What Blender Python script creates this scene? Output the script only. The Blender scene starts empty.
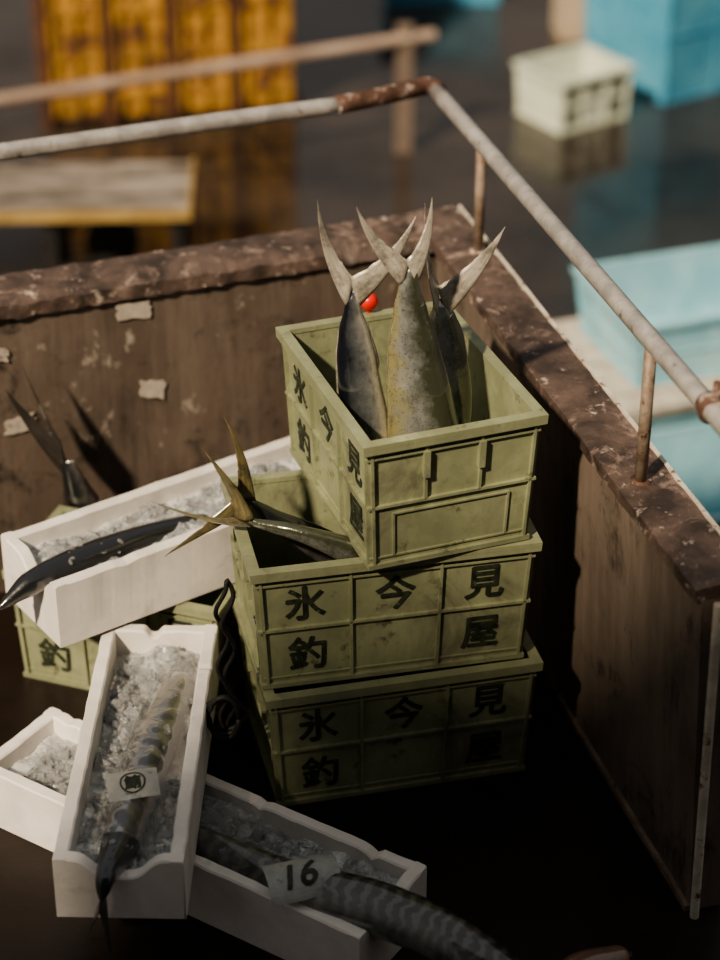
import bpy, math, random, bmesh
from mathutils import Vector, Matrix, noise
random.seed(7)
C = bpy.context
scene = C.scene
col = scene.collection
try:
    scene.view_settings.look = 'AgX - Medium High Contrast'
except Exception as ex:
    print('look', ex)

# ------------------------------------------------------------------ materials
def new_mat(name):
    m = bpy.data.materials.new(name); m.use_nodes = True
    nt = m.node_tree
    b = nt.nodes.get('Principled BSDF')
    return m, nt, b

def N(nt, t, **kw):
    n = nt.nodes.new(t)
    for k, v in kw.items():
        setattr(n, k, v)
    return n

def noise_node(nt, scale, detail=4, rough=.6, vec=None, dist=0):
    n = N(nt, 'ShaderNodeTexNoise')
    n.inputs['Scale'].default_value = scale
    n.inputs['Detail'].default_value = detail
    n.inputs['Roughness'].default_value = rough
    n.inputs['Distortion'].default_value = dist
    if vec is not None: nt.links.new(vec, n.inputs['Vector'])
    return n.outputs['Fac']

def ramp(nt, fac, stops):
    r = N(nt, 'ShaderNodeValToRGB')
    e = r.color_ramp.elements
    while len(e) < len(stops): e.new(0.5)
    for i, (p, c) in enumerate(stops):
        e[i].position = p
        e[i].color = (c, c, c, 1) if isinstance(c, (int, float)) else (*c, 1)
    nt.links.new(fac, r.inputs['Fac'])
    return r.outputs['Color']

def mix(nt, fac, a, b, mode='MIX'):
    m = N(nt, 'ShaderNodeMix', data_type='RGBA', blend_type=mode)
    def put(sock, v):
        if isinstance(v, tuple): sock.default_value = (*v, 1) if len(v) == 3 else v
        else: nt.links.new(v, sock)
    if isinstance(fac, (int, float)): m.inputs[0].default_value = fac
    else: nt.links.new(fac, m.inputs[0])
    put(m.inputs[6], a); put(m.inputs[7], b)
    return m.outputs[2]

def bump(nt, b, h, strength=.3, dist=.002):
    n = N(nt, 'ShaderNodeBump')
    n.inputs['Strength'].default_value = strength
    n.inputs['Distance'].default_value = dist
    nt.links.new(h, n.inputs['Height'])
    nt.links.new(n.outputs['Normal'], b.inputs['Normal'])

def objco(nt, scale=(1, 1, 1), src='Object'):
    t = N(nt, 'ShaderNodeTexCoord'); mp = N(nt, 'ShaderNodeMapping')
    mp.inputs['Scale'].default_value = scale
    nt.links.new(t.outputs[src], mp.inputs['Vector'])
    return mp.outputs['Vector']

def rough_mat(name, c1, c2, c3=None, scale=12, rough=.6, bumps=.3, metal=0, stretch=(1, 1, 1),
              lo=.4, hi=.62, spot=.6, spot_scale=40, bd=.002, coat=0, streak=None, c4=None, spot4=.6, scale4=6, sk=.85):
    m, nt, b = new_mat(name)
    v = objco(nt, stretch)
    f = ramp(nt, noise_node(nt, scale, 8, .65, v, .3), [(lo, 0.), (hi, 1.)])
    c = mix(nt, f, c1, c2)
    if c3:
        f2 = ramp(nt, noise_node(nt, spot_scale, 6, .7, v), [(spot, 0.), (spot + .08, 1.)])
        c = mix(nt, f2, c, c3)
    if c4:
        f4 = ramp(nt, noise_node(nt, scale4, 9, .75, objco(nt), .6), [(spot4, 0.), (spot4 + .12, 1.)])
        c = mix(nt, f4, c, c4)
    if streak:
        fs = ramp(nt, noise_node(nt, 24, 6, .7, objco(nt, (1, 1, .10))), [(.45, 0.), (.75, sk)])
        c = mix(nt, fs, c, streak)
    nt.links.new(c, b.inputs['Base Color'])
    b.inputs['Roughness'].default_value = rough
    b.inputs['Metallic'].default_value = metal
    if coat: b.inputs['Coat Weight'].default_value = coat; b.inputs['Coat Roughness'].default_value = .15
    bump(nt, b, noise_node(nt, scale * 5, 6, .7, v), bumps, bd)
    return m

M_green = rough_mat('crate_green', (.225, .245, .150), (.315, .340, .210), (.11, .11, .07), 9, .38, .2, spot=.60, spot_scale=20, c4=(.15, .155, .10), spot4=.54, scale4=5, streak=(.20, .20, .14), sk=.6)
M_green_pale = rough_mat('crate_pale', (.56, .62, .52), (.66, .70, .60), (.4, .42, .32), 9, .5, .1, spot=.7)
M_ink = rough_mat('ink', (.012, .016, .012), (.045, .055, .032), (.17, .18, .11), 60, .6, .1, spot=.62, spot_scale=50)
M_blue = rough_mat('tub_blue', (.24, .48, .57), (.36, .60, .67), (.5, .64, .68), 6, .4, .1, spot=.70)
M_blue_dk = rough_mat('tub_blue_deep', (.07, .30, .46), (.13, .40, .56), (.3, .5, .6), 6, .4, .1, spot=.72)
M_yellow = rough_mat('tub_yellow', (.26, .15, .04), (.52, .29, .06), (.13, .06, .03), 5, .6, .2, spot=.50, spot_scale=7)
M_yframe = rough_mat('tub_frame', (.07, .03, .02), (.16, .07, .03), None, 9, .7, .2)
M_steel = rough_mat('rail_steel', (.42, .40, .38), (.64, .62, .58), (.13, .07, .05), 20, .27, .25, .5, spot=.62, spot_scale=24)
M_post = rough_mat('rail_post', (.20, .14, .10), (.34, .28, .23), (.10, .045, .025), 22, .6, .4, .3, spot=.56, spot_scale=30)
M_rust = rough_mat('rust', (.07, .036, .026), (.17, .095, .068), (.46, .40, .36), 22, .7, .6, .2, spot=.53, spot_scale=22)
M_cap = rough_mat('wall_cap_rust', (.045, .033, .028), (.130, .092, .077), (.46, .39, .34), 9, .50, .9, 0, spot=.59, spot_scale=26, bd=.004, c4=(.27, .20, .17), spot4=.54, scale4=14)
M_foam = rough_mat('foam', (.66, .63, .59), (.80, .77, .74), (.42, .36, .31), 7, .7, .35, spot=.70, spot_scale=10, bd=.001, c4=(.54, .49, .45), spot4=.6, scale4=9)
M_ply = rough_mat('plywood', (.062, .047, .038), (.155, .119, .096), (.36, .32, .27), 4, .58, .6, stretch=(1, 1, .7), lo=.3, hi=.7, spot=.62, spot_scale=15, bd=.003, c4=(.028, .022, .019), spot4=.54, scale4=8, streak=(.22, .18, .15), sk=.6)
M_ply2 = rough_mat('plywood_side', (.090, .070, .055), (.20, .16, .128), (.055, .040, .032), 4, .7, .6, stretch=(1, 1, .5), lo=.3, hi=.7, spot=.57, spot_scale=9, bd=.003, c4=(.040, .030, .025), spot4=.54, scale4=5, streak=(.25, .20, .165), sk=.6)
M_paper = rough_mat('paper', (.36, .32, .27), (.48, .43, .37), (.18, .13, .10), 30, .7, .3, spot=.58)
M_tag = rough_mat('tag_paper', (.29, .30, .29), (.42, .42, .40), (.19, .19, .18), 18, .25, .3, spot=.60)
M_trim = rough_mat('trim_paint', (.46, .42, .35), (.64, .60, .52), (.18, .10, .06), 20, .6, .3, spot=.57)
M_pole = rough_mat('pole_wood', (.30, .22, .17), (.42, .33, .27), None, 5, .7, .3)
M_pole_d = rough_mat('post_wood', (.12, .09, .07), (.19, .15, .12), None, 5, .7, .3)
M_carton = rough_mat('carton', (.42, .33, .24), (.5, .42, .33), None, 5, .8, .2)
M_slat = rough_mat('slat_grey', (.14, .12, .10), (.34, .30, .27), (.06, .05, .04), 7, .6, .4, stretch=(.3, 1, 1), spot=.54, spot_scale=12)
M_slat_y = rough_mat('slat_edge', (.30, .20, .07), (.42, .30, .12), None, 7, .6, .4)
M_dark = rough_mat('rubber_black', (.01, .01, .01), (.025, .022, .02), None, 30, .6, .2)
M_blocker = rough_mat('blocker_grey', (.20, .19, .18), (.3, .28, .26), None, 3, .9, .3)
M_red, nt, b = new_mat('red_float')
nt.links.new(mix(nt, noise_node(nt, 30), (.75, .02, .015), (.6, .03, .02)), b.inputs['Base Color']); b.inputs['Roughness'].default_value = .3

M_bed, nt, b = new_mat('bed_floor')
v = objco(nt)
nt.links.new(mix(nt, noise_node(nt, 6, 8, .7, v), (.006, .004, .003), (.026, .017, .013)), b.inputs['Base Color'])
nt.links.new(ramp(nt, noise_node(nt, 4, 4, .6, v), [(.4, .3), (.65, .6)]), b.inputs['Roughness'])
b.inputs['Specular IOR Level'].default_value = .3
bump(nt, b, noise_node(nt, 60, 4, .6, v), .3, .002)

M_ground, nt, b = new_mat('wet_ground')
v = objco(nt)
nt.links.new(mix(nt, ramp(nt, noise_node(nt, 1.2, 8, .65, v), [(.35, 0.), (.65, 1.)]), (.016, .012, .010), (.055, .043, .035)), b.inputs['Base Color'])
nt.links.new(ramp(nt, noise_node(nt, .9, 5, .6, v, .5), [(.42, .05), (.64, .34)]), b.inputs['Roughness'])
b.inputs['Specular IOR Level'].default_value = .8
bump(nt, b, noise_node(nt, 9, 5, .6, v), .10, .004)

# ice
M_ice, nt, b = new_mat('crushed_ice')
v = objco(nt)
nt.links.new(mix(nt, noise_node(nt, 25, 5, .6, v), (.92, .94, .95), (1., 1., 1.)), b.inputs['Base Color'])
b.inputs['Roughness'].default_value = .04
b.inputs['IOR'].default_value = 1.31
b.inputs['Transmission Weight'].default_value = .85
b.inputs['Specular IOR Level'].default_value = 1.
M_slush, nt, b = new_mat('slush')
nt.links.new(mix(nt, ramp(nt, noise_node(nt, 10, 6, .65, objco(nt)), [(.34, 0.), (.60, 1.)]), (.12, .12, .122), (.60, .60, .59)), b.inputs['Base Color'])
b.inputs['Roughness'].default_value = .25
b.inputs['Coat Weight'].default_value = 1; b.inputs['Coat Roughness'].default_value = .05
b.inputs['Subsurface Weight'].default_value = .3; b.inputs['Subsurface Scale'].default_value = .02
bump(nt, b, noise_node(nt, 40, 4, .6, objco(nt)), .6, .006)
M_film, nt, b = new_mat('clear_film')
out = nt.nodes['Material Output']
tr = N(nt, 'ShaderNodeBsdfTransparent'); tr.inputs['Color'].default_value = (.95, .96, .96, 1)
gl = N(nt, 'ShaderNodeBsdfGlossy'); gl.inputs['Roughness'].default_value = .12; gl.inputs['Color'].default_value = (.85, .85, .85, 1)
df = N(nt, 'ShaderNodeBsdfDiffuse'); df.inputs['Color'].default_value = (.7, .7, .7, 1)
lw = N(nt, 'ShaderNodeLayerWeight'); lw.inputs['Blend'].default_value = .22
bp = N(nt, 'ShaderNodeBump'); bp.inputs['Strength'].default_value = .6; bp.inputs['Distance'].default_value = .004
nt.links.new(noise_node(nt, 35, 3, .5, objco(nt), 1.5), bp.inputs['Height'])
nt.links.new(bp.outputs['Normal'], gl.inputs['Normal'])
m1 = N(nt, 'ShaderNodeMixShader'); m2 = N(nt, 'ShaderNodeMixShader'); m2.inputs[0].default_value = .05
nt.links.new(tr.outputs[0], m2.inputs[1]); nt.links.new(df.outputs[0], m2.inputs[2])
mm = N(nt, 'ShaderNodeMath', operation='MULTIPLY_ADD'); nt.links.new(lw.outputs['Fresnel'], mm.inputs[0]); mm.inputs[1].default_value = .40; mm.inputs[2].default_value = .04
nt.links.new(mm.outputs[0], m1.inputs[0]); nt.links.new(m2.outputs[0], m1.inputs[1]); nt.links.new(gl.outputs[0], m1.inputs[2])
nt.links.new(m1.outputs[0], out.inputs['Surface'])

def fish_mat(name, dorsal, flank, belly, spots=None, stripes=None, rough=.28, metal=.25, wn=.3, sw=9, sfac=.5, dirt=.75):
    m, nt, b = new_mat(name)
    uv = N(nt, 'ShaderNodeUVMap'); sep = N(nt, 'ShaderNodeSeparateXYZ')
    nt.links.new(uv.outputs['UV'], sep.inputs[0])
    a = N(nt, 'ShaderNodeMath', operation='SUBTRACT'); nt.links.new(sep.outputs['Y'], a.inputs[0]); a.inputs[1].default_value = .5
    ab = N(nt, 'ShaderNodeMath', operation='ABSOLUTE'); nt.links.new(a.outputs[0], ab.inputs[0])
    mu = N(nt, 'ShaderNodeMath', operation='MULTIPLY_ADD'); nt.links.new(ab.outputs[0], mu.inputs[0]); mu.inputs[1].default_value = 2
    nz = noise_node(nt, 22, 7, .7, objco(nt))
    sc = N(nt, 'ShaderNodeMath', operation='MULTIPLY_ADD'); nt.links.new(nz, sc.inputs[0]); sc.inputs[1].default_value = wn; sc.inputs[2].default_value = -wn / 2
    nt.links.new(sc.outputs[0], mu.inputs[2])
    c = ramp(nt, mu.outputs[0], [(.15, belly), (.42, flank), (.66, dorsal)])
    if spots:
        vo = N(nt, 'ShaderNodeTexVoronoi'); vo.inputs['Scale'].default_value = 170
        nt.links.new(objco(nt), vo.inputs['Vector'])
        f = ramp(nt, vo.outputs['Distance'], [(.15, .7), (.32, 0.)])
        c = mix(nt, f, c, spots)
    if stripes:
        w = N(nt, 'ShaderNodeTexWave'); w.inputs['Scale'].default_value = sw; w.inputs['Distortion'].default_value = 5; w.inputs['Detail'].default_value = 4
        nt.links.new(uv.outputs['UV'], w.inputs['Vector'])
        f = ramp(nt, w.outputs['Fac'], [(.45, 0.), (.8, sfac)])
        c = mix(nt, f, c, stripes)
    c = mix(nt, ramp(nt, noise_node(nt, 35, 8, .75, objco(nt, (1, 1, .5))), [(.50, 0.), (.72, dirt)]), c, tuple(x * .5 for x in dorsal))
    nt.links.new(c, b.inputs['Base Color'])
    b.inputs['Roughness'].default_value = rough
    b.inputs['Metallic'].default_value = metal
    b.inputs['Coat Weight'].default_value = 1; b.inputs['Coat Roughness'].default_value = .07
    b.inputs['Coat IOR'].default_value = 1.7
    bump(nt, b, noise_node(nt, 110, 4, .6, objco(nt)), .5, .0018)
    return m

F_silver = fish_mat('fish_silver', (.012, .018, .030), (.18, .195, .205), (.66, .64, .58), wn=.40, metal=.6, rough=.20)
F_mahi = fish_mat('fish_mahi', (.10, .11, .07), (.37, .385, .37), (.48, .44, .22), spots=(.11, .12, .11), rough=.20, wn=.8, metal=.55, dirt=.75)
F_dark = fish_mat('fish_dark', (.010, .012, .015), (.035, .036, .040), (.17, .16, .15), rough=.35)
F_bar = fish_mat('fish_barred', (.020, .023, .028), (.10, .105, .105), (.32, .31, .28), stripes=(.24, .235, .215), sw=13, wn=.6, metal=.35, sfac=.4)
F_blue = fish_mat('fish_bluegrey', (.012, .017, .025), (.050, .058, .068), (.24, .24, .23), wn=.6, metal=.3)
F_pink = fish_mat('fish_pink', (.20, .12, .09), (.40, .28, .22), (.5, .4, .33), wn=.6, metal=.1)

def tail_mat(name, c1, c2, c3, metal=0):
    m, nt, b = new_mat(name)
    uv = N(nt, 'ShaderNodeUVMap'); mp = N(nt, 'ShaderNodeMapping'); mp.inputs['Scale'].default_value = (1.5, 14, 1)
    nt.links.new(uv.outputs['UV'], mp.inputs['Vector'])
    f = ramp(nt, noise_node(nt, 1.6, 5, .7, mp.outputs['Vector']), [(.36, 0.), (.62, 1.)])
    c = mix(nt, f, c1, c2)
    c = mix(nt, ramp(nt, noise_node(nt, 26, 7, .75, objco(nt)), [(.46, 0.), (.64, .8)]), c, c3)
    nt.links.new(c, b.inputs['Base Color']); b.inputs['Roughness'].default_value = .3
    b.inputs['Metallic'].default_value = metal
    b.inputs['Coat Weight'].default_value = .7; b.inputs['Coat Roughness'].default_value = .12
    bump(nt, b, noise_node(nt, 1.6, 5, .7, mp.outputs['Vector']), .4, .001)
    return m
F_tail = tail_mat('tail_pale', (.28, .26, .22), (.64, .59, .50), (.12, .11, .09), .2)
F_tail_y = tail_mat('tail_olive', (.045, .042, .030), (.24, .20, .09), (.02, .02, .018))
F_tail_d = tail_mat('tail_dark', (.012, .012, .012), (.06, .05, .042), (.02, .02, .02))
M_eye, nt, b = new_mat('fish_eye')
nt.links.new(mix(nt, noise_node(nt, 50), (.01, .01, .01), (.05, .05, .04)), b.inputs['Base Color']); b.inputs['Roughness'].default_value = .08

# ------------------------------------------------------------------ mesh builder
class MB:
    def __init__(s): s.v = []; s.f = []; s.m = []; s.uv = {}
    def add(s, verts, faces, mi=0, uvs=None):
        o = len(s.v); s.v += [Vector(p) for p in verts]
        for k, f in enumerate(faces):
            if uvs: s.uv[len(s.f)] = uvs[k]
            s.f.append([i + o for i in f]); s.m.append(mi)
    def box(s, x0, x1, y0, y1, z0, z1, mi=0):
        vs = [(x, y, z) for z in (z0, z1) for y in (y0, y1) for x in (x0, x1)]
        s.add(vs, [(0, 2, 3, 1), (4, 5, 7, 6), (0, 1, 5, 4), (2, 6, 7, 3), (0, 4, 6, 2), (1, 3, 7, 5)], mi)
    def frame(s, a0, a1, b0, b1, c0, c1, d0, d1, z0, z1, mi=0):
        o = [(a0, b0), (a1, b0), (a1, b1), (a0, b1)]; i = [(c0, d0), (c1, d0), (c1, d1), (c0, d1)]
        vs = [(*p, z0) for p in o] + [(*p, z0) for p in i] + [(*p, z1) for p in o] + [(*p, z1) for p in i]
        fs = []
        for k in range(4):
            k2 = (k + 1) % 4
            fs += [(k, k2, 8 + k2, 8 + k), (4 + k2, 4 + k, 12 + k, 12 + k2), (8 + k, 8 + k2, 12 + k2, 12 + k), (k2, k, 4 + k, 4 + k2)]
        s.add(vs, fs, mi)
    def tube(s, pts, r, n=14, mi=0, cap=True):
        pts = [Vector(p) for p in pts]; rings = []
        up = Vector((0, 0, 1))
        for i, p in enumerate(pts):
            t = (pts[min(i + 1, len(pts) - 1)] - pts[max(i - 1, 0)]).normalized()
            a = t.cross(up)
            if a.length < .05: a = t.cross(Vector((1, 0, 0)))
            a.normalize(); b_ = a.cross(t)
            rr = r[i] if isinstance(r, (list, tuple)) else r
            rings.append([p + (a * math.cos(k * 2 * math.pi / n) + b_ * math.sin(k * 2 * math.pi / n)) * rr for k in range(n)])
        vs = [q for R in rings for q in R]; fs = []
        for i in range(len(pts) - 1):
            for k in range(n):
                k2 = (k + 1) % n
                fs.append((i * n + k, i * n + k2, (i + 1) * n + k2, (i + 1) * n + k))
        if cap:
            fs.append(tuple(range(n - 1, -1, -1))); fs.append(tuple((len(pts) - 1) * n + k for k in range(n)))
        s.add(vs, fs, mi)
    def sweep(s, sec, A, B, n, jit=0, mi=0, js=20, fn=None):
        A = Vector((A[0], A[1], 0)); B = Vector((B[0], B[1], 0)); d = (B - A).normalized(); o = Vector((-d.y, d.x, 0))
        k = len(sec); vs = []
        for i in range(n + 1):
            t = i / n; p = A.lerp(B, t)
            for j, (a, z) in enumerate(sec):
                q = p + o * a + Vector((0, 0, z))
                if jit: q += noise.noise_vector(q * js) * jit
                if fn: q = fn(q, t, j)
                vs.append(q)
        fs = []
        for i in range(n):
            for j in range(k):
                j2 = (j + 1) % k
                fs.append((i * k + j, i * k + j2, (i + 1) * k + j2, (i + 1) * k + j))
        fs.append(tuple(range(k - 1, -1, -1))); fs.append(tuple(n * k + j for j in range(k)))
        s.add(vs, fs, mi)
    def obj(s, name, mats, loc=(0, 0, 0), rot=0, smooth=False, bevel=0, parent=None):
        me = bpy.data.meshes.new(name)
        me.from_pydata([tuple(p) for p in s.v], [], s.f)
        for m in mats: me.materials.append(m)
        me.polygons.foreach_set('material_index', s.m)
        if s.uv:
            ul = me.uv_layers.new(name='UVMap')
            for fi, u in s.uv.items():
                for li, c in zip(me.polygons[fi].loop_indices, u): ul.data[li].uv = c
        if smooth: me.polygons.foreach_set('use_smooth', [True] * len(s.f))
        me.update()
        bm = bmesh.new(); bm.from_mesh(me); bmesh.ops.recalc_face_normals(bm, faces=bm.faces); bm.to_mesh(me); bm.free()
        o = bpy.data.objects.new(name, me); col.objects.link(o)
        o.location = loc; o.rotation_euler = (0, 0, rot)
        if bevel:
            md = o.modifiers.new('bevel', 'BEVEL'); md.width = bevel; md.segments = 2; md.limit_method = 'ANGLE'
        if parent: o.parent = parent
        return o

def text_geo(body, size, bold=.0, extrude=.0006, fine=False):
    cu = bpy.data.curves.new('txt', 'FONT'); cu.body = body; cu.size = size
    cu.align_x = 'CENTER'; cu.align_y = 'CENTER'; cu.extrude = extrude
    cu.resolution_u = 3
    o = bpy.data.objects.new('txt', cu); col.objects.link(o)
    dg = C.evaluated_depsgraph_get(); dg.update()
    me = o.evaluated_get(dg).to_mesh()
    bm = bmesh.new(); bm.from_mesh(me)
    if fine:
        bmesh.ops.triangulate(bm, faces=bm.faces[:])
        for _ in range(4):
            es = [e for e in bm.edges if e.calc_length() > .006]
            if es: bmesh.ops.subdivide_edges(bm, edges=es, cuts=1)
            bmesh.ops.triangulate(bm, faces=bm.faces[:])
    bm.verts.index_update()
    vs = [v.co.copy() for v in bm.verts]; fs = [tuple(v.index for v in f.verts) for f in bm.faces]
    bm.free()
    o.evaluated_get(dg).to_mesh_clear()
    bpy.data.objects.remove(o); bpy.data.curves.remove(cu)
    if vs:
        cx = (min(v.x for v in vs) + max(v.x for v in vs)) / 2; cy = (min(v.y for v in vs) + max(v.y for v in vs)) / 2
        vs = [Vector((v.x - cx, v.y - cy, v.z)) for v in vs]
    if bold:
        V, F = [], []
        for q, (dx, dy) in enumerate(((-1, 0), (1, 0), (0, 1), (0, -1), (0, 0))):
            o_ = len(V)
            V += [Vector((v.x + dx * bold, v.y + dy * bold, v.z + q * .00006)) for v in vs]; F += [tuple(i + o_ for i in f) for f in fs]
        vs, fs = V, F
    return vs, fs

# ------------------------------------------------------------------ crates
def crate(name, L, W, H, loc, ang, mats, text=True, taper=.055, bevel=.0012):
    mb = MB()
    e = .013; th = .005
    x0, x1, y0, y1 = e, L - e, e, W - e
    mb.box(x0 + .001, x1 - .001, y0 + .001, y1 - .001, .004, .010)
    mb.frame(x0, x1, y0, y1, x0 + th, x1 - th, y0 + th, y1 - th, .003, H - .003)
    def ring(o, z0, z1, inn=.002):
        mb.frame(x0 - o, x1 + o, y0 - o, y1 + o, x0 + inn, x1 - inn, y0 + inn, y1 - inn, z0, z1)
    ring(e, H - .009, H, .0065)
    mb.frame(x0 - e, x1 + e, y0 - e, y1 + e, x0 - e + .004, x1 + e - .004, y0 - e + .004, y1 + e - .004, H - .018, H - .0085)
    ring(.006, H - .034, H - .030)
    ring(.007, H * .49 - .002, H * .49 + .003)
    ring(.0075, .0, .009)
    ring(.003, .018, .021)
    d = .007
    for k in range(4):
        xx = x0 + (x1 - x0) * k / 3
        xx = min(max(xx, x0 + .004), x1 - .004)
        for (a, b_) in ((y0 - d, y0 + .001), (y1 - .001, y1 + d)):
            mb.box(xx - .0025, xx + .0025, a, b_, .005, H - .012)
    for k in range(4):
        yy = y0 + (y1 - y0) * k / 3
        yy = min(max(yy, y0 + .004), y1 - .004)
        for (a, b_) in ((x0 - d, x0 + .001), (x1 - .001, x1 + d)):
            zz = .005 if k in (0, 3) else H * .49
            mb.box(a, b_, yy - .0025, yy + .0025, zz, H - .012)
            if k in (1, 2):
                mb.box(a - (.004 if a < L / 2 else 0), b_ + (.004 if a > L / 2 else 0), yy - .0055, yy + .0055, H - .082, H - .031)
    for (a, b_) in ((x0 - .004, x0 + .001), (x1 - .001, x1 + .004)):
        for yy in (y0 + (y1 - y0) * .14, y0 + (y1 - y0) * .86):
            mb.box(a, b_, yy - .002, yy + .002, .02, H * .42)
        mb.box(a, b_, y0 + (y1 - y0) * .14, y0 + (y1 - y0) * .86, H * .41, H * .41 + .003)
    if text:
        rows = [(H * .69, ['氷', '今', '見']), (H * .26, ['釣', None, '屋'])]
        for side in (0, 1):
            for z, chs in rows:
                for k, ch in enumerate(chs):
                    if not ch: continue
                    vs, fs = TG[ch]
                    u = (k + .5) / 3
                    if side == 0:
                        cx = x0 + (x1 - x0) * u
                        mb.add([(cx + v.x, y0 - .0008 - v.z, z + v.y) for v in vs], fs, 1)
                    else:
                        cx = x1 - (x1 - x0) * u
                        mb.add([(cx - v.x, y1 + .0008 + v.z, z + v.y) for v in vs], fs, 1)
    cx, cy = L / 2, W / 2
    for v in mb.v:
        f = 1 - taper * (1 - v.z / H)
        v.x = cx + (v.x - cx) * f; v.y = cy + (v.y - cy) * (1 - taper * 1.3 * (1 - v.z / H))
    o = mb.obj(name, mats, loc, ang, bevel=bevel)
    return o

TG = {c: text_geo(c, .074, .0018) for c in '氷今見釣屋'}
GM = [M_green, M_ink]
H = .25
a_st = math.radians(11.6)
crate('fish_crate', .500, .325, H, (-.162, 3.052, .0), a_st + .03, GM)
crate('fish_crate', .507, .325, H, (-.184, 3.062, H + .003), a_st + .005, GM)
crate('fish_crate', .455, .325, H, (-.150, 3.478, 2 * H + .006), math.radians(-70), GM)
crate('fish_crate', .44, .25, H, (-.675, 3.462, 0), math.radians(-19), GM)
crate('fish_crate', .40, .34, .23, (.84, 8.675, -1), math.radians(34), [M_green_pale, M_ink])

# ------------------------------------------------------------------ foam boxes
def foam_box(name, L, W, Hh, loc, ang, prof=None):
    mb = MB(); th = .024; prof = prof or {}
    def wall(p0, p1, key):
        n = 60
        fnp = prof.get(key)
        A = Vector((*p0, 0)); B = Vector((*p1, 0)); d = (B - A).normalized(); o = Vector((-d.y, d.x, 0))
        vs = []; fs = []
        for i in range(n + 1):
            t = i / n; h = Hh - (fnp(t) if fnp else 0)
            p = A.lerp(B, t)
            for a, z in ((0, 0), (0, h - .003), (.003, h), (th - .003, h), (th, h - .003), (th, 0)):
                q = p + o * a + Vector((0, 0, z))
                if z > .01: q += noise.noise_vector(Vector((q.x * 30, q.y * 30, q.z * 30 + ang))) * .0016
                vs.append(q)
        k = 6
        for i in range(n):
            for j in range(k):
                j2 = (j + 1) % k
                fs.append((i * k + j, i * k + j2, (i + 1) * k + j2, (i + 1) * k + j))
        fs.append(tuple(range(k))); fs.append(tuple(n * k + j for j in range(k)))
        mb.add(vs, fs)
    wall((0, 0), (L, 0), 'near'); wall((L, 0), (L, W), 'end'); wall((L, W), (0, W), 'far'); wall((0, W), (0, 0), 'start')
    mb.box(.001, L - .001, .001, W - .001, 0, .02)
    return mb.obj(name, [M_foam], loc, ang)

def notch(c, w, d, sh=3):
    return lambda t: d * math.exp(-abs((t - c) / w) ** sh)
def nsum(*fs): return lambda t: sum(f(t) for f in fs)

foam_box('styrofoam_fish_box', .72, .21, .13, (-.533, 3.206, .254), math.radians(35.2),
         {'start': notch(.62, .22, .035), 'near': notch(.2, .02, .004)})
foam_box('styrofoam_fish_box', .80, .205, .12, (-.672, 3.040, 0.001), math.radians(-33),
         {'end': notch(.40, .28, .02), 'far': nsum(notch(.12, .012, .010), notch(.4, .012, .006), notch(.93, .01, .006))})
aB = math.radians(88.5)
foam_box('styrofoam_fish_box', .65, .207, .118, (-.276, 2.641, .128), aB,
         {'start': notch(.50, .24, .035, 4), 'end': nsum(notch(.55, .06, .016)), 'near': nsum(notch(.1, .02, .006), notch(.8, .01, .004))})

bm = bmesh.new()
ph = (1 + 5 ** .5) / 2
for a in (-1, 1):
    for b2 in (-ph, ph):
        for v in ((a, b2, 0), (0, a, b2), (b2, 0, a)): bm.verts.new(Vector(v).normalized())
bmesh.ops.convex_hull(bm, input=bm.verts[:]); bm.verts.index_update()
ico_f = [tuple(v.index for v in f.verts) for f in bm.faces]; ico_v = [v.co.copy() for v in bm.verts]; bm.free()

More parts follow.
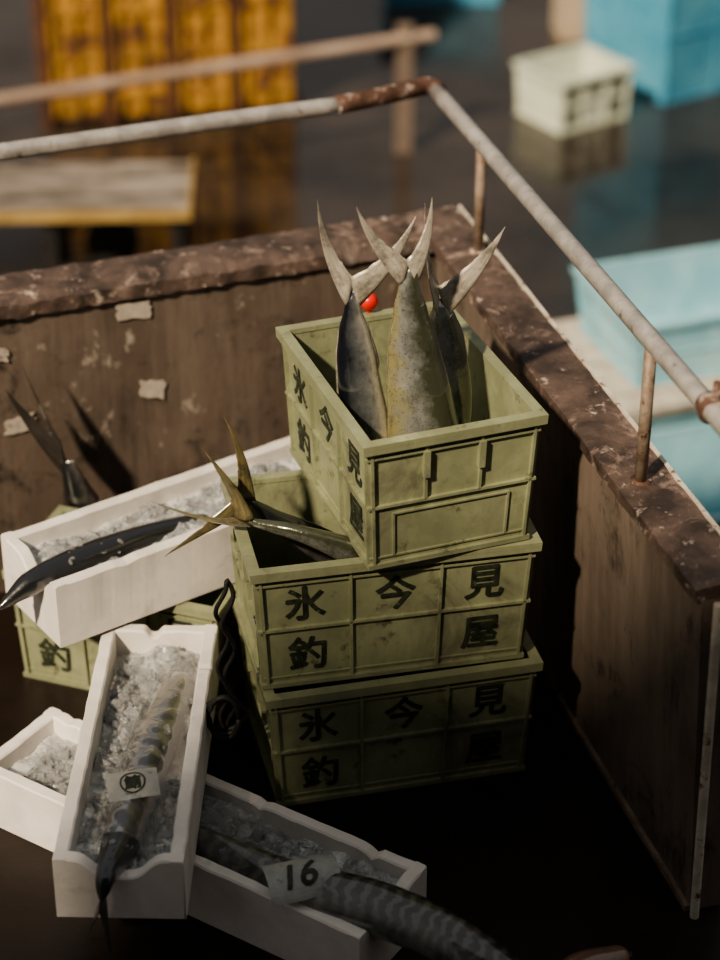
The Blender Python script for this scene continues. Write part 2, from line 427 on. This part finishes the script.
def ice(name, L, W, loc, ang, z, n, amp=.008, x0=.024, seed=1, mounds=(), body=(), cover=.4, film=None):
    rnd = random.Random(seed)
    mb = MB(); nx, ny = 120, 40
    Mi = (Matrix.Translation(Vector(loc)) @ Matrix.Rotation(ang, 4, 'Z')).inverted()
    bl = [(Mi @ Vector(p), r) for p, r in body]
    def hz(x, y):
        h = z + noise.noise(Vector((x * 9 + seed, y * 9, seed))) * amp * 1.6 + noise.noise(Vector((x * 30, y * 30, seed))) * amp * .9 + abs(noise.noise(Vector((x * 75, y * 75, seed)))) * amp * .8
        for (mx, my, mr, mh) in mounds: h += mh * math.exp(-((x - mx) ** 2 + (y - my) ** 2) / mr ** 2)
        return h
    def top(x, y, grow=0):
        zz = hz(x, y); on = False
        for p, r in bl:
            dd = (p.x - x) ** 2 + (p.y - y) ** 2; r2 = r + grow
            if dd < r2 * r2:
                t = p.z + math.sqrt(r2 * r2 - dd) * .95
                if t > zz: zz = t; on = True
        return zz, on
    vs = []
    for i in range(nx + 1):
        for j in range(ny + 1):
            x = x0 + (L - x0 - .024) * i / nx; y = .024 + (W - .048) * j / ny
            vs.append((x, y, hz(x, y)))
    fs = [(i * (ny + 1) + j, (i + 1) * (ny + 1) + j, (i + 1) * (ny + 1) + j + 1, i * (ny + 1) + j + 1) for i in range(nx) for j in range(ny)]
    mb.add(vs, fs, 1)
    for _ in range(n):
        x = rnd.uniform(x0 + .012, L - .036); y = rnd.uniform(.036, W - .036)
        nv = noise.noise(Vector((x * 14, y * 14, seed + 5)))
        if nv < rnd.uniform(-.35, .3): continue
        s = rnd.uniform(.003, .007) * (2.2 if rnd.random() < .25 else 1)
        zz, on = top(x, y)
        if on and rnd.random() > cover: continue
        R = Matrix.Rotation(rnd.uniform(0, 6.3), 3, Vector((rnd.uniform(-1, 1), rnd.uniform(-1, 1), rnd.uniform(-1, 1))).normalized())
        sc = Vector((rnd.uniform(.7, 1.7), rnd.uniform(.6, 1.3), rnd.uniform(.35, .8)))
        p = Vector((x, y, zz + s * .25))
        mb.add([p + R @ Vector((v.x * sc.x * s * rnd.uniform(.7, 1.2), v.y * sc.y * s * rnd.uniform(.8, 1.2), v.z * sc.z * s)) for v in ico_v], ico_f, 0)
    o = mb.obj(name, [M_ice, M_slush], loc, ang)
    if film:
        fx0, fx1 = film; nx, ny = 110, 44; mf = MB(); vs = []
        for i in range(nx + 1):
            for j in range(ny + 1):
                x = fx0 + (fx1 - fx0) * i / nx; y = .028 + (W - .056) * j / ny
                zz, on = top(x, y, .008)
                ed = min(1, min(j, ny - j) / 6)
                cr = .008 * abs(noise.noise(Vector((x * 22, y * 34, seed + 2)))) + .006 * abs(noise.noise(Vector((x * 60 + y * 40, y * 30 - x * 25, seed))))
                vs.append((x, y, zz + .002 + cr * ed))
        k = ny + 1
        for _ in range(4):
            nv = list(vs)
            for i in range(1, nx):
                for j in range(1, ny):
                    a = (vs[(i - 1) * k + j][2] + vs[(i + 1) * k + j][2] + vs[i * k + j - 1][2] + vs[i * k + j + 1][2]) / 4
                    v = vs[i * k + j]; nv[i * k + j] = (v[0], v[1], max(v[2] * .35 + a * .65, a))
            vs = nv
        mf.add(vs, [(i * k + j, (i + 1) * k + j, (i + 1) * k + j + 1, i * k + j + 1) for i in range(nx) for j in range(ny)])
        mf.obj('clear_plastic_film', [M_film], loc, ang, smooth=True)
    return o

# ------------------------------------------------------------------ fish
def catmull(P, n):
    P = [Vector(p) for p in P]; Q = [P[0] * 2 - P[1]] + P + [P[-1] * 2 - P[-2]]
    out = []
    for i in range(n + 1):
        u = i / n * (len(P) - 1); k = min(int(u), len(P) - 2); t = u - k
        a, b_, c, d = Q[k], Q[k + 1], Q[k + 2], Q[k + 3]
        out.append(.5 * ((2 * b_) + (c - a) * t + (2 * a - 5 * b_ + 4 * c - d) * t * t + (3 * b_ - 3 * c + d - a) * t ** 3))
    return out
def interp(prof, t):
    for i in range(len(prof) - 1):
        if t <= prof[i + 1][0]:
            a, b_ = prof[i], prof[i + 1]; k = (t - a[0]) / (b_[0] - a[0]); k = .5 * k + .5 * k * k * (3 - 2 * k)
            return a[1] + (b_[1] - a[1]) * k, a[2] + (b_[2] - a[2]) * k
    return prof[-1][1:]

def bez(a, c, b_, t): return a * (1 - t) ** 2 + c * 2 * t * (1 - t) + b_ * t * t

def lobe(mb, lead0, notch_p, tip, nrm, mi, T, seed=0, belly=.16, th0=.0026):
    tip = Vector(tip); n = 26; m = 6
    dl_ = tip - lead0; out = (lead0 - notch_p); out = (out - T * out.dot(T)).normalized()
    c1 = lead0 + dl_ * .45 + out * dl_.length * belly
    dt = tip - notch_p
    c2 = notch_p + dt * .42 + out * dt.length * belly * 1.0 - T * dt.length * belly * .35
    rows = []
    for i in range(n + 1):
        t = i / n
        A_ = bez(lead0, c1, tip, t); B_ = bez(notch_p, c2, tip, t ** .9)
        rag = (noise.noise(Vector((t * 14, seed, 0))) * .005 + noise.noise(Vector((t * 45, seed, 0))) * .002) * (1 - t)
        B_ = B_ + T * rag
        curl = nrm * (.014 * math.sin(t * 2.6 + seed) * t)
        ring = []
        for sgn, rng in ((1, range(m + 1)), (-1, range(m, -1, -1))):
            for j in rng:
                u = j / m; p = A_.lerp(B_, u); th = (th0 + .0045 * math.exp(-t * 9)) * (1 - t * .75) * max(.1, math.sin(math.pi * min(.98, .2 + u * .8)))
                ring.append((p + nrm * th * sgn + curl, (t, u)))
        rows.append(ring)
    k = len(rows[0])
    vs = [q[0] for r in rows for q in r]; uvv = [q[1] for r in rows for q in r]
    fs = []; uvs = []
    for i in range(n):
        for j in range(k):
            j2 = (j + 1) % k
            f = (i * k + j, i * k + j2, (i + 1) * k + j2, (i + 1) * k + j)
            fs.append(f); uvs.append([uvv[q] for q in f])
    f = tuple(range(k)); fs.append(f); uvs.append([uvv[q] for q in f])
    f = tuple(n * k + j for j in range(k)); fs.append(f); uvs.append([uvv[q] for q in f])
    mb.add(vs, fs, mi, uvs)

def fish(name, pts, dorsal, prof, mats, tips=None, root=.022, depth=.016, belly=.16, fin=True, eye=True, finlets=0, finh=.3, pec=True):
    mb = MB(); n = 60; K = 28
    P = catmull(pts, n); dorsal = Vector(dorsal)
    vs = []; fr = []
    for i, p in enumerate(P):
        t = i / n
        T = (P[min(i + 1, n)] - P[max(i - 1, 0)]).normalized()
        D = (dorsal - T * dorsal.dot(T)).normalized(); S = T.cross(D)
        hh, hw = interp(prof, t)
        if tips and t > .93: hw *= 1 - .75 * (t - .93) / .07
        fr.append((p, T, D, S, hh, hw))
        for k in range(K):
            a = k * 2 * math.pi / K; ca, sa = math.cos(a), math.sin(a)
            vs.append(p + D * ca * hh + S * math.copysign(abs(sa) ** .9, sa) * hw)
    fs = []; uvs = []
    for i in range(n):
        for k in range(K):
            k2 = (k + 1) % K
            fs.append((i * K + k, i * K + k2, (i + 1) * K + k2, (i + 1) * K + k))
            uvs.append(((i / n, k / K), (i / n, (k + 1) / K), ((i + 1) / n, (k + 1) / K), ((i + 1) / n, k / K)))
    fs.append(tuple(range(K))); uvs.append([(0, .5)] * K)
    fs.append(tuple(n * K + k for k in range(K))); uvs.append([(1, .5)] * K)
    mb.add(vs, fs, 0, uvs)
    def sheet(i0, i1, sgn, h, mi=1):
        vv = []; ff = []
        for i in range(i0, i1 + 1):
            p, T, D, S, hh, hw = fr[i]; u = (i - i0) / (i1 - i0)
            e = h * (1 - .7 * u) * min(1, u * 6 + .1)
            b0 = p + D * sgn * (hh * .93)
            vv += [b0 + S * .0015, b0 - S * .0015, b0 + D * sgn * e + T * h * .6]
        for i in range(i1 - i0):
            a = i * 3
            ff += [(a, a + 3, a + 5, a + 2), (a + 1, a + 2, a + 5, a + 4), (a, a + 1, a + 4, a + 3)]
        mb.add(vv, ff, mi)
    if fin:
        hm = max(q[1] for q in prof)
        sheet(18, 45, 1, hm * finh); sheet(33, 47, -1, hm * finh * .8)
    for q in range(finlets):
        i = int(38 + q * 2.8)
        if i >= n: break
        sheet(i, i + 1, 1, .010); sheet(i, i + 1, -1, .010)
    if pec:
        p, T, D, S, hh, hw = fr[15]
        for sg in (1, -1):
            b0 = p + S * sg * hw * .93 - D * hh * .25
            mb.add([b0 - D * .008, b0 + D * .008, b0 + T * hh * 1.3 + S * sg * .006 - D * .012, b0 + T * hh * .6 + S * sg * .004 - D * .02], [(0, 1, 2, 3)], 1)
    if eye:
        p, T, D, S, hh, hw = fr[5]
        for sg in (1, -1):
            c = p + S * sg * hw * .86 + D * hh * .25; r = max(.005, hh * .17)
            mb.add([c + v * r for v in ico_v], ico_f, 2)
    if tips:
        e, T, D, S, hh, hw = fr[-1]; nrm = (Vector(tips[0]) - e).cross(Vector(tips[1]) - e).normalized()
        for q, tp in enumerate(tips):
            out = (Vector(tp) - e); out = (out - T * out.dot(T)).normalized()
            lobe(mb, e - T * root + out * hh * .9, e + T * depth - out * .003, tp, nrm, 1, T, seed=q * 3 + len(col.objects), belly=belly)
    return mb.obj(name, mats + [M_eye], smooth=True)

def body_of(pts, prof):
    P = catmull(pts, 60); return [(P[i], interp(prof, i / 60)[1]) for i in range(61)]

F3 = [F_silver, F_tail]
prof1 = [(0, .008, .006), (.12, .03, .022), (.4, .040, .028), (.62, .034, .022), (.75, .026, .018), (.87, .015, .013), (.95, .0105, .010), (1, .011, .006)]
fish('whole_fish', [(.03, 3.22, .525), (.018, 3.235, .64), (.0, 3.25, .76), (-.010, 3.26, .86), (-.013, 3.262, .935)], (-1, .12, 0), prof1, F3,
     tips=[(-.068, 3.26, 1.105), (.092, 3.265, 1.062)], root=.03, depth=.022, belly=.14, finh=.2)
prof2 = [(0, .012, .01), (.12, .045, .030), (.35, .063, .038), (.55, .054, .032), (.70, .043, .026), (.84, .028, .018), (.94, .017, .011), (1, .015, .006)]
fish('whole_fish', [(.125, 3.20, .522), (.115, 3.21, .62), (.101, 3.222, .74), (.086, 3.232, .87), (.078, 3.24, .985)], (1, -.1, 0), prof2, [F_mahi, F_tail],
     tips=[(-.008, 3.245, 1.098), (.117, 3.255, 1.100)], root=.03, depth=.012, finh=.10, belly=.14)
fish('whole_fish', [(.165, 3.29, .522), (.158, 3.30, .64), (.148, 3.315, .76), (.14, 3.325, .84), (.1345, 3.33, .885)], (1, .25, 0),
     [(0, .01, .008), (.12, .03, .022), (.4, .042, .028), (.65, .035, .02), (.8, .024, .016), (.92, .014, .010), (1, .013, .007)], [F_mahi, F_tail],
     tips=[(.240, 3.33, 1.018), (.107, 3.34, 1.058)], root=.03, depth=.022, finh=.12, belly=.14)
mbf = MB()
R = .0165; nn = 16
vs = [(R * math.sin(math.pi * i / nn) * math.cos(2 * math.pi * k / 24), R * math.sin(math.pi * i / nn) * math.sin(2 * math.pi * k / 24), R * math.cos(math.pi * i / nn)) for i in range(nn + 1) for k in range(24)]
fs = [(i * 24 + k, i * 24 + (k + 1) % 24, (i + 1) * 24 + (k + 1) % 24, (i + 1) * 24 + k) for i in range(nn) for k in range(24)]
mbf.add(vs, fs)
mbf.tube([(0, 0, -.022), (0, 0, -.014)], .005)
mbf.obj('red_float_ball', [M_red], (.016, 3.538, .777), smooth=True)

profs = [(0, .008, .006), (.15, .026, .02), (.45, .030, .022), (.8, .014, .012), (.95, .008, .008), (1, .009, .006)]
fish('whole_fish', [(.20, 3.24, .30), (.10, 3.20, .40), (.0, 3.17, .475), (-.10, 3.17, .518), (-.20, 3.20, .527)], (0, -.2, 1), profs, [F_mahi, F_tail_y],
     tips=[(-.366, 3.235, .535), (-.262, 3.205, .676)], root=.02, depth=.014, belly=.12, finh=.1)
fish('whole_fish', [(.10, 3.30, .30), (.02, 3.29, .36), (-.08, 3.27, .44), (-.15, 3.25, .50), (-.20, 3.235, .55)], (-.5, 0, 1), profs, [F_dark, F_tail_y],
     tips=[(-.232, 3.24, .712), (-.335, 3.17, .47)], root=.02, depth=.014, belly=.12, finh=.1)
fish('whole_fish', [(-.50, 3.74, .02), (-.52, 3.73, .12), (-.545, 3.72, .22), (-.560, 3.71, .29), (-.572, 3.70, .35)], (-1, 0, .2), [(0, .008, .006), (.15, .03, .022), (.45, .036, .026), (.8, .022, .016), (.95, .015, .010), (1, .015, .008)], [F_dark, F_tail_d],
     tips=[(-.680, 3.69, .52), (-.645, 3.71, .56)], root=.05, depth=.055, belly=.08)
fA = [(-.640, 3.203, .338), (-.57, 3.262, .366), (-.47, 3.345, .360), (-.35, 3.44, .350), (-.22, 3.53, .325)]
pA = [(0, .003, .003), (.08, .012, .012), (.2, .022, .022), (.5, .033, .031), (.8, .026, .026), (1, .01, .01)]
fish('whole_fish', fA, (-.3, .2, 1), pA, [F_dark, F_tail_d], eye=True, finh=.1, pec=False)
fB = [(-.318, 3.20, .180), (-.330, 3.12, .198), (-.352, 2.97, .207), (-.372, 2.81, .212), (-.388, 2.70, .215), (-.398, 2.635, .223), (-.405, 2.605, .19)]
pB = [(0, .012, .012), (.1, .034, .030), (.35, .042, .038), (.6, .035, .032), (.85, .018, .016), (.96, .008, .009), (1, .009, .006)]
fish('whole_fish', fB, (.15, 0, 1), pB, [F_blue, F_tail_d],
     tips=[(-.436, 2.600, .11), (-.388, 2.585, .105)], root=.01, depth=.010, belly=.06, finlets=5, finh=.12, pec=False, fin=False)
fC = [(-.42, 2.965, .075), (-.30, 2.875, .090), (-.12, 2.745, .106), (.045, 2.655, .130), (.17, 2.575, .120), (.30, 2.49, .065), (.40, 2.42, .02)]
pC = [(0, .01, .01), (.12, .035, .03), (.4, .046, .040), (.7, .040, .034), (.9, .018, .016), (1, .01, .008)]
fish('whole_fish', fC, (.3, .5, .8), pC, [F_bar, F_tail_d],
     tips=[(.50, 2.40, .02), (.46, 2.33, .015)], finlets=6, fin=False, pec=False)
fish('whole_fish', [(.440, 2.675, .02), (.41, 2.655, .030), (.34, 2.61, .038), (.28, 2.52, .03), (.24, 2.42, .02)], (0, .3, 1),
     [(0, .006, .006), (.2, .020, .020), (.5, .03, .026), (.9, .01, .01), (1, .008, .006)], [F_pink, F_tail], tips=[(.26, 2.36, .02), (.19, 2.37, .02)], fin=False, pec=False)

ice('crushed_ice', .72, .21, (-.533, 3.206, .254), math.radians(35.2), .096, 1500, seed=2, mounds=[(.45, .10, .07, .03), (.12, .05, .06, .008), (.3, .04, .05, .012)], body=body_of(fA, pA), cover=.12)
ice('crushed_ice', .80, .205, (-.672, 3.040, 0.001), math.radians(-33), .088, 2400, amp=.010, seed=3, mounds=[(.42, .13, .05, .02), (.34, .07, .06, .03)], body=body_of(fC, pC), cover=.06, film=(.03, .55))
ice('crushed_ice', .65, .207, (-.276, 2.641, .128), aB, .064, 2200, amp=.010, seed=5, mounds=[(.60, .10, .04, .02), (.3, .17, .04, .012), (.42, .04, .03, .02)], body=body_of(fB, pB), cover=.14, film=(.06, .615))

# paper tags
def tag(name, P, T, up, w, h, r, txt, size, ring=False):
    T = Vector(T).normalized(); up = Vector(up).normalized(); S = up.cross(T).normalized()
    P = Vector(P)
    def mp(u, v, o=0):
        a = v / r
        return P + T * u + S * math.sin(a) * (r + o) + up * (math.cos(a) * (r + o) - r) + up * .0015 * math.sin(u * 60)
    mb = MB(); n = 12
    vs = [mp(-w / 2 + w * i / n, -h / 2 + h * j / n, 0) for i in range(n + 1) for j in range(n + 1)]
    vs += [mp(-w / 2 + w * i / n, -h / 2 + h * j / n, -.0008) for i in range(n + 1) for j in range(n + 1)]
    q = (n + 1) ** 2
    fs = [(i * (n + 1) + j, (i + 1) * (n + 1) + j, (i + 1) * (n + 1) + j + 1, i * (n + 1) + j + 1) for i in range(n) for j in range(n)]
    fs += [tuple(k + q for k in f[::-1]) for f in fs]
    mb.add(vs, fs, 0)
    tv, tf = text_geo(txt, size, .0012, .0003, fine=True)
    mb.add([mp(v.x + (v.y * .25 if txt == '16' else 0), v.y, .0010 + v.z) for v in tv], tf, 1)
    if ring:
        m = 32; vs = []
        for k in range(m):
            a = k * 2 * math.pi / m
            for rr in (size * .66, size * .76): vs.append(mp(math.cos(a) * rr, math.sin(a) * rr, .0012))
        mb.add(vs, [(2 * k, 2 * k + 1, (2 * k + 3) % (2 * m), (2 * k + 2) % (2 * m)) for k in range(m)], 1)
    return mb.obj(name, [M_tag, M_ink])
tag('paper_tag', (-.370, 2.815, .266), (1, .2, .0), (0, -.25, 1), .084, .060, .060, '鮪', .028, ring=True)
tag('paper_tag', (-.092, 2.705, .168), (.95, .30, 0.0), (.05, -.30, 1), .120, .088, .052, '16', .064)

mb = MB()
for s_, dx in ((0, 0), (1.3, -.010)):
    pts = [(-.222 + dx + .010 * math.sin(i * .9 + s_), 3.05 + .006 * math.cos(i * .7 + s_), .50 - i * .016) for i in range(20)]
    mb.tube(catmull(pts, 80), .004, 8)
for q in range(3):
    lp = [(-.235 + (.026 + q * .005) * math.cos(a), 3.045 + q * .006, .22 + (.045 - q * .006) * math.sin(a)) for a in [i * math.pi / 8 for i in range(17)]]
    mb.tube(lp, .005, 8)
mb.obj('black_cord', [M_dark], smooth=True)

# ------------------------------------------------------------------ truck bed walls
cor = Vector((.142, 4.075, 0))
dl = Vector((-math.cos(math.radians(20.4)), -math.sin(math.radians(20.4)), 0))
Aend = cor + dl * 1.5
near = Vector((.512, 2.79, 0))
dr = (near - cor).normalized()
zt = .66
mb = MB()
A = (Aend.x, Aend.y); Bc = cor - dl * .10; B = (Bc.x, Bc.y)
mb.sweep([(.012, 0), (.012, zt - .035), (.11, zt - .035), (.11, 0)], A, B, 40, .0015, 0)
def crumble(q, t, j):
    if j in (0, 1):
        g = noise.noise(Vector((t * 30, 3.1, j * .3))); g2 = noise.noise(Vector((t * 90, 1.1, j)))
        q = q + Vector((0, 0, -.002 - .012 * max(0, g) - .004 * g2))
        if t > .84 and j == 1: q = q + Vector((0, .02, -.004 + .006 * g2))
        if .80 < t < .84 and j == 1: q = q + Vector((0, .012, -.020))
    return q
mb.sweep([(0, zt - .034), (0, zt - .006), (.05, zt), (.12, zt), (.12, zt - .05)], A, B, 240, .004, 1, 26, crumble)
mb.obj('wall_left', [M_ply, M_cap])
mb = MB()
A = (cor.x, cor.y); B = (near.x, near.y)
mb.sweep([(.045, 0), (.012, zt - .025), (.10, zt - .025), (.10, 0)], A, B, 40, .001, 0)
mb.sweep([(.0, zt - .026), (0, zt - .004), (.03, zt), (.098, zt), (.098, zt - .026)], (cor - dr * .08).to_2d(), B, 160, .003, 1, 26)
mb.sweep([(.098, zt - .04), (.098, zt + .003), (.105, zt + .003), (.105, zt - .04)], (cor - dr * .12).to_2d(), B, 60, .0006, 2)
mb.sweep([(.036, 0), (.036, .012), (.048, .012), (.048, 0)], (cor + dr * .72).to_2d(), (near.x, near.y), 60, .0022, 3)
o_ = Vector((-dr.y, dr.x, 0))
pp = near + o_ * .035 + dr * .012
mb.tube([(pp.x + .012, pp.y, 0), (pp.x, pp.y, zt - .028)], .008, 12, 2)
mb.obj('wall_right', [M_ply2, M_cap, M_trim, M_post])

mb = MB()
def scrap(s, z, w, h, rot=0):
    base = cor + dl * s; o = Vector((dl.y, -dl.x, 0)).normalized()
    if o.y > 0: o = -o
    base = base - o * .010
    pts = []
    n = 22
    for k in range(n):
        a = 2 * math.pi * k / n; rr = (1 / max(abs(math.cos(a)), abs(math.sin(a)))) * (1 + .35 * noise.noise(Vector((k * 1.7, s * 9, z * 7))))
        x = math.cos(a) * rr * w / 2; y = math.sin(a) * rr * h / 2
        pts.append(base + dl * x + Vector((0, 0, z + y + x * rot)) + o * .003)
    mb.add(pts + [p - o * .002 for p in pts], [tuple(range(n))] + [(k, (k + 1) % n, (k + 1) % n + n, k + n) for k in range(n)])
scrap(.62, .595, .068, .035, .1); scrap(.592, .412, .050, .042, .2); scrap(.865, .385, .060, .034, -.1); scrap(.90, .55, .05, .03, .3)
mb.obj('torn_label', [M_paper])

# railing
mb = MB()
rail_l = [(-1.25, 3.71, .905), (-.689, 3.93, .9), (-.30, 4.085, .898), (-.04, 4.188, .895)]
mb.tube(catmull(rail_l, 20), .0175, 20, 0)
elbow = [(-.05, 4.184, .895), (.05, 4.246, .893), (.105, 4.284, .892), (.13, 4.300, .892), (.148, 4.300, .891), (.160, 4.275, .891)]
mb.tube(catmull(elbow, 24), .0188, 20, 1)
rail_r = [(.155, 4.28, .891), (.28, 3.80, .905), (.40, 3.34, .918), (.523, 2.87, .930), (.60, 2.58, .936)]
mb.tube(catmull(rail_r, 30), .0165, 20, 0)
for (x, y, zt2) in ((.236, 4.0, .89), (.463, 3.11, .915)):
    mb.tube([(x, y, .655), (x, y, zt2)], .0105, 14, 2)
    mb.tube([(x, y, .655), (x, y, .663)], .018, 14, 1)
mb.tube([(.530, 2.87, .93), (.530, 2.87, .975)], .006, 8, 1)
mb.tube([(.523, 2.885, .931), (.523, 2.855, .932)], .021, 16, 1)
mb.tube([(-.9, 3.845, .655), (-.9, 3.845, .90)], .011, 12, 2)
mb.obj('pipe_railing', [M_steel, M_rust, M_post], smooth=True)

mb = MB()
mb.add([(-1.5, 1.9, 0), (.72, 1.9, 0), (.66, 2.75, 0), (.26, 4.13, 0), (-1.32, 3.60, 0),
        (-1.5, 1.9, -.25), (.72, 1.9, -.25), (.66, 2.75, -.25), (.26, 4.13, -.25), (-1.32, 3.60, -.25)],
       [(0, 1, 2, 3, 4), (9, 8, 7, 6, 5), (0, 5, 6, 1), (1, 6, 7, 2), (2, 7, 8, 3), (3, 8, 9, 4), (4, 9, 5, 0)])
for (x, y) in ((-1.2, 2.1), (.4, 2.1), (.1, 3.8), (-1.1, 3.4)):
    mb.box(x - .08, x + .08, y - .08, y + .08, -1, -.25)
mb.obj('floor_truck_bed', [M_bed])

# ------------------------------------------------------------------ quay
mb = MB(); mb.add([(-14, -4, -1), (14, -4, -1), (14, 26, -1), (-14, 26, -1)], [(0, 1, 2, 3)]); mb.obj('ground', [M_ground])
mb = MB(); mb.box(-3.45, 6, -1.9, -1.6, -1, 5.46); mb.obj('sun_blocker', [M_blocker])  # unseen slab added behind the camera to keep sun off the lower crates

mb = MB()
for k in range(4):
    x = k * .27
    mb.box(x, x + .235, 0, .5, .03, 1.3, 0)
    for z in (.12, .3, .5, .7, .9, 1.1): mb.box(x + .01, x + .225, -.016, 0, z - .02, z + .02, 0)
    for xx in (.01, .107, .205): mb.box(x + xx, x + xx + .02, -.022, 0, .05, 1.25, 0)
    mb.box(x - .036, x - .002, -.03, .5, 0, 1.3, 1)
mb.box(-.03, 1.07, .02, .48, 0, .05, 1)
mb.obj('yellow_fish_tub', [M_yellow, M_yframe], (-1.31, 8.80, -1), math.radians(10))
crate('blue_fish_tub', .9, .62, .62, (1.31, 9.00, -1), math.radians(33), [M_blue_dk, M_ink], text=False, bevel=0)
crate('blue_fish_tub', .9, .62, .45, (1.31, 9.01, -.37), math.radians(33), [M_blue_dk, M_ink], text=False, bevel=0)
sa = math.radians(19)
crate('blue_fish_tub', 1.0, .46, .21, (.80, 5.72, -.61), sa, [M_blue, M_ink], text=False, bevel=.003)
mb = MB()
for k in range(6): mb.box(0, 1.1, k * .105, k * .105 + .09, .025, .05)
for x in (0, .5, 1.02): mb.box(x, x + .08, 0, .60, 0, .025)
mb.obj('wooden_pallet', [M_trim], (.765, 5.60, -.662), sa)
crate('blue_fish_tub', 1.04, .56, .333, (.79, 5.62, -1), sa, [M_blue, M_ink], text=False, bevel=.003)
crate('blue_fish_tub', 1.0, .50, .36, (.86, 5.03, -1), sa, [M_blue, M_ink], text=False, bevel=.003)
crate('blue_fish_tub', .6, .4, .3, (.1, 10.35, -1), 0, [M_blue_dk, M_ink], text=False, bevel=0)
mb = MB(); mb.box(0, .20, 0, .2, 0, .30); mb.box(-.01, .21, -.01, .21, .26, .305); mb.box(.1, .12, -.012, 0, 0, .3)
mb.obj('cardboard_carton', [M_carton], (.93, 9.85, -1), .1)
mb = MB()
for k in range(4): mb.box(-1.2, 0, .01 + k * .11, .105 + k * .11, .37, .40, 0)
mb.box(-1.2, 0, -.012, .0, .365, .403, 1); mb.box(-.0, .012, -.012, .46, .365, .403, 1)
for x in (-1.1, -.5, -.06):
    for y in (.02, .42): mb.box(x, x + .04, y, y + .04, .0, .37, 2)
mb.box(-1.1, -.06, .03, .05, .15, .18, 2)
for (x, y) in ((-.3, .05), (-.9, .05), (-.3, .4)):
    mb.tube([(x, y - .02, .1), (x, y + .02, .1)], .1, 20, 2)
mb.obj('slatted_hand_cart', [M_slat, M_slat_y, M_dark], (-.60, 7.03, -1), math.radians(2))
mb = MB()
mb.tube([(-1.9, 7.62, .48), (-1.36, 7.864, .48), (.30, 8.56, .49)], .024, 12, 0)
mb.box(.145, .215, 8.5, 8.56, 0, .54, 1)
mb.box(-1.85, -1.78, 7.62, 7.69, 0, .55, 1)
mb.obj('pole_barrier', [M_pole, M_pole_d], (0, 0, -1))

# ------------------------------------------------------------------ light
sun = bpy.data.lights.new('sun', 'SUN'); sun.energy = 5.8; sun.angle = math.radians(2.8); sun.color = (1, .82, .60)
so = bpy.data.objects.new('sun', sun); col.objects.link(so)
to_sun = Vector((-.42, -.62, .66))
so.rotation_euler = (-to_sun).to_track_quat('-Z', 'Y').to_euler(); so.location = (-3, -3, 8)
w = bpy.data.worlds.new('world'); scene.world = w; w.use_nodes = True
nt = w.node_tree; bg = nt.nodes['Background']
tc = N(nt, 'ShaderNodeTexCoord'); sp = N(nt, 'ShaderNodeSeparateXYZ'); nt.links.new(tc.outputs['Generated'], sp.inputs[0])
nt.links.new(ramp(nt, sp.outputs['Z'], [(0., (.22, .18, .15)), (.3, (.46, .43, .40)), (.7, (.62, .60, .57))]), bg.inputs['Color'])
bg.inputs['Strength'].default_value = .55

# ------------------------------------------------------------------ camera
cam = bpy.data.cameras.new('camera'); co = bpy.data.objects.new('camera', cam); col.objects.link(co)
co.location = (0, 0, 2.53); co.rotation_euler = (math.radians(59), 0, 0)
cam.sensor_fit = 'HORIZONTAL'; cam.sensor_width = 36; cam.lens = 2200 / 720 * 36
cam.dof.use_dof = True; cam.dof.focus_distance = 3.72; cam.dof.aperture_fstop = 2.3
scene.camera = co
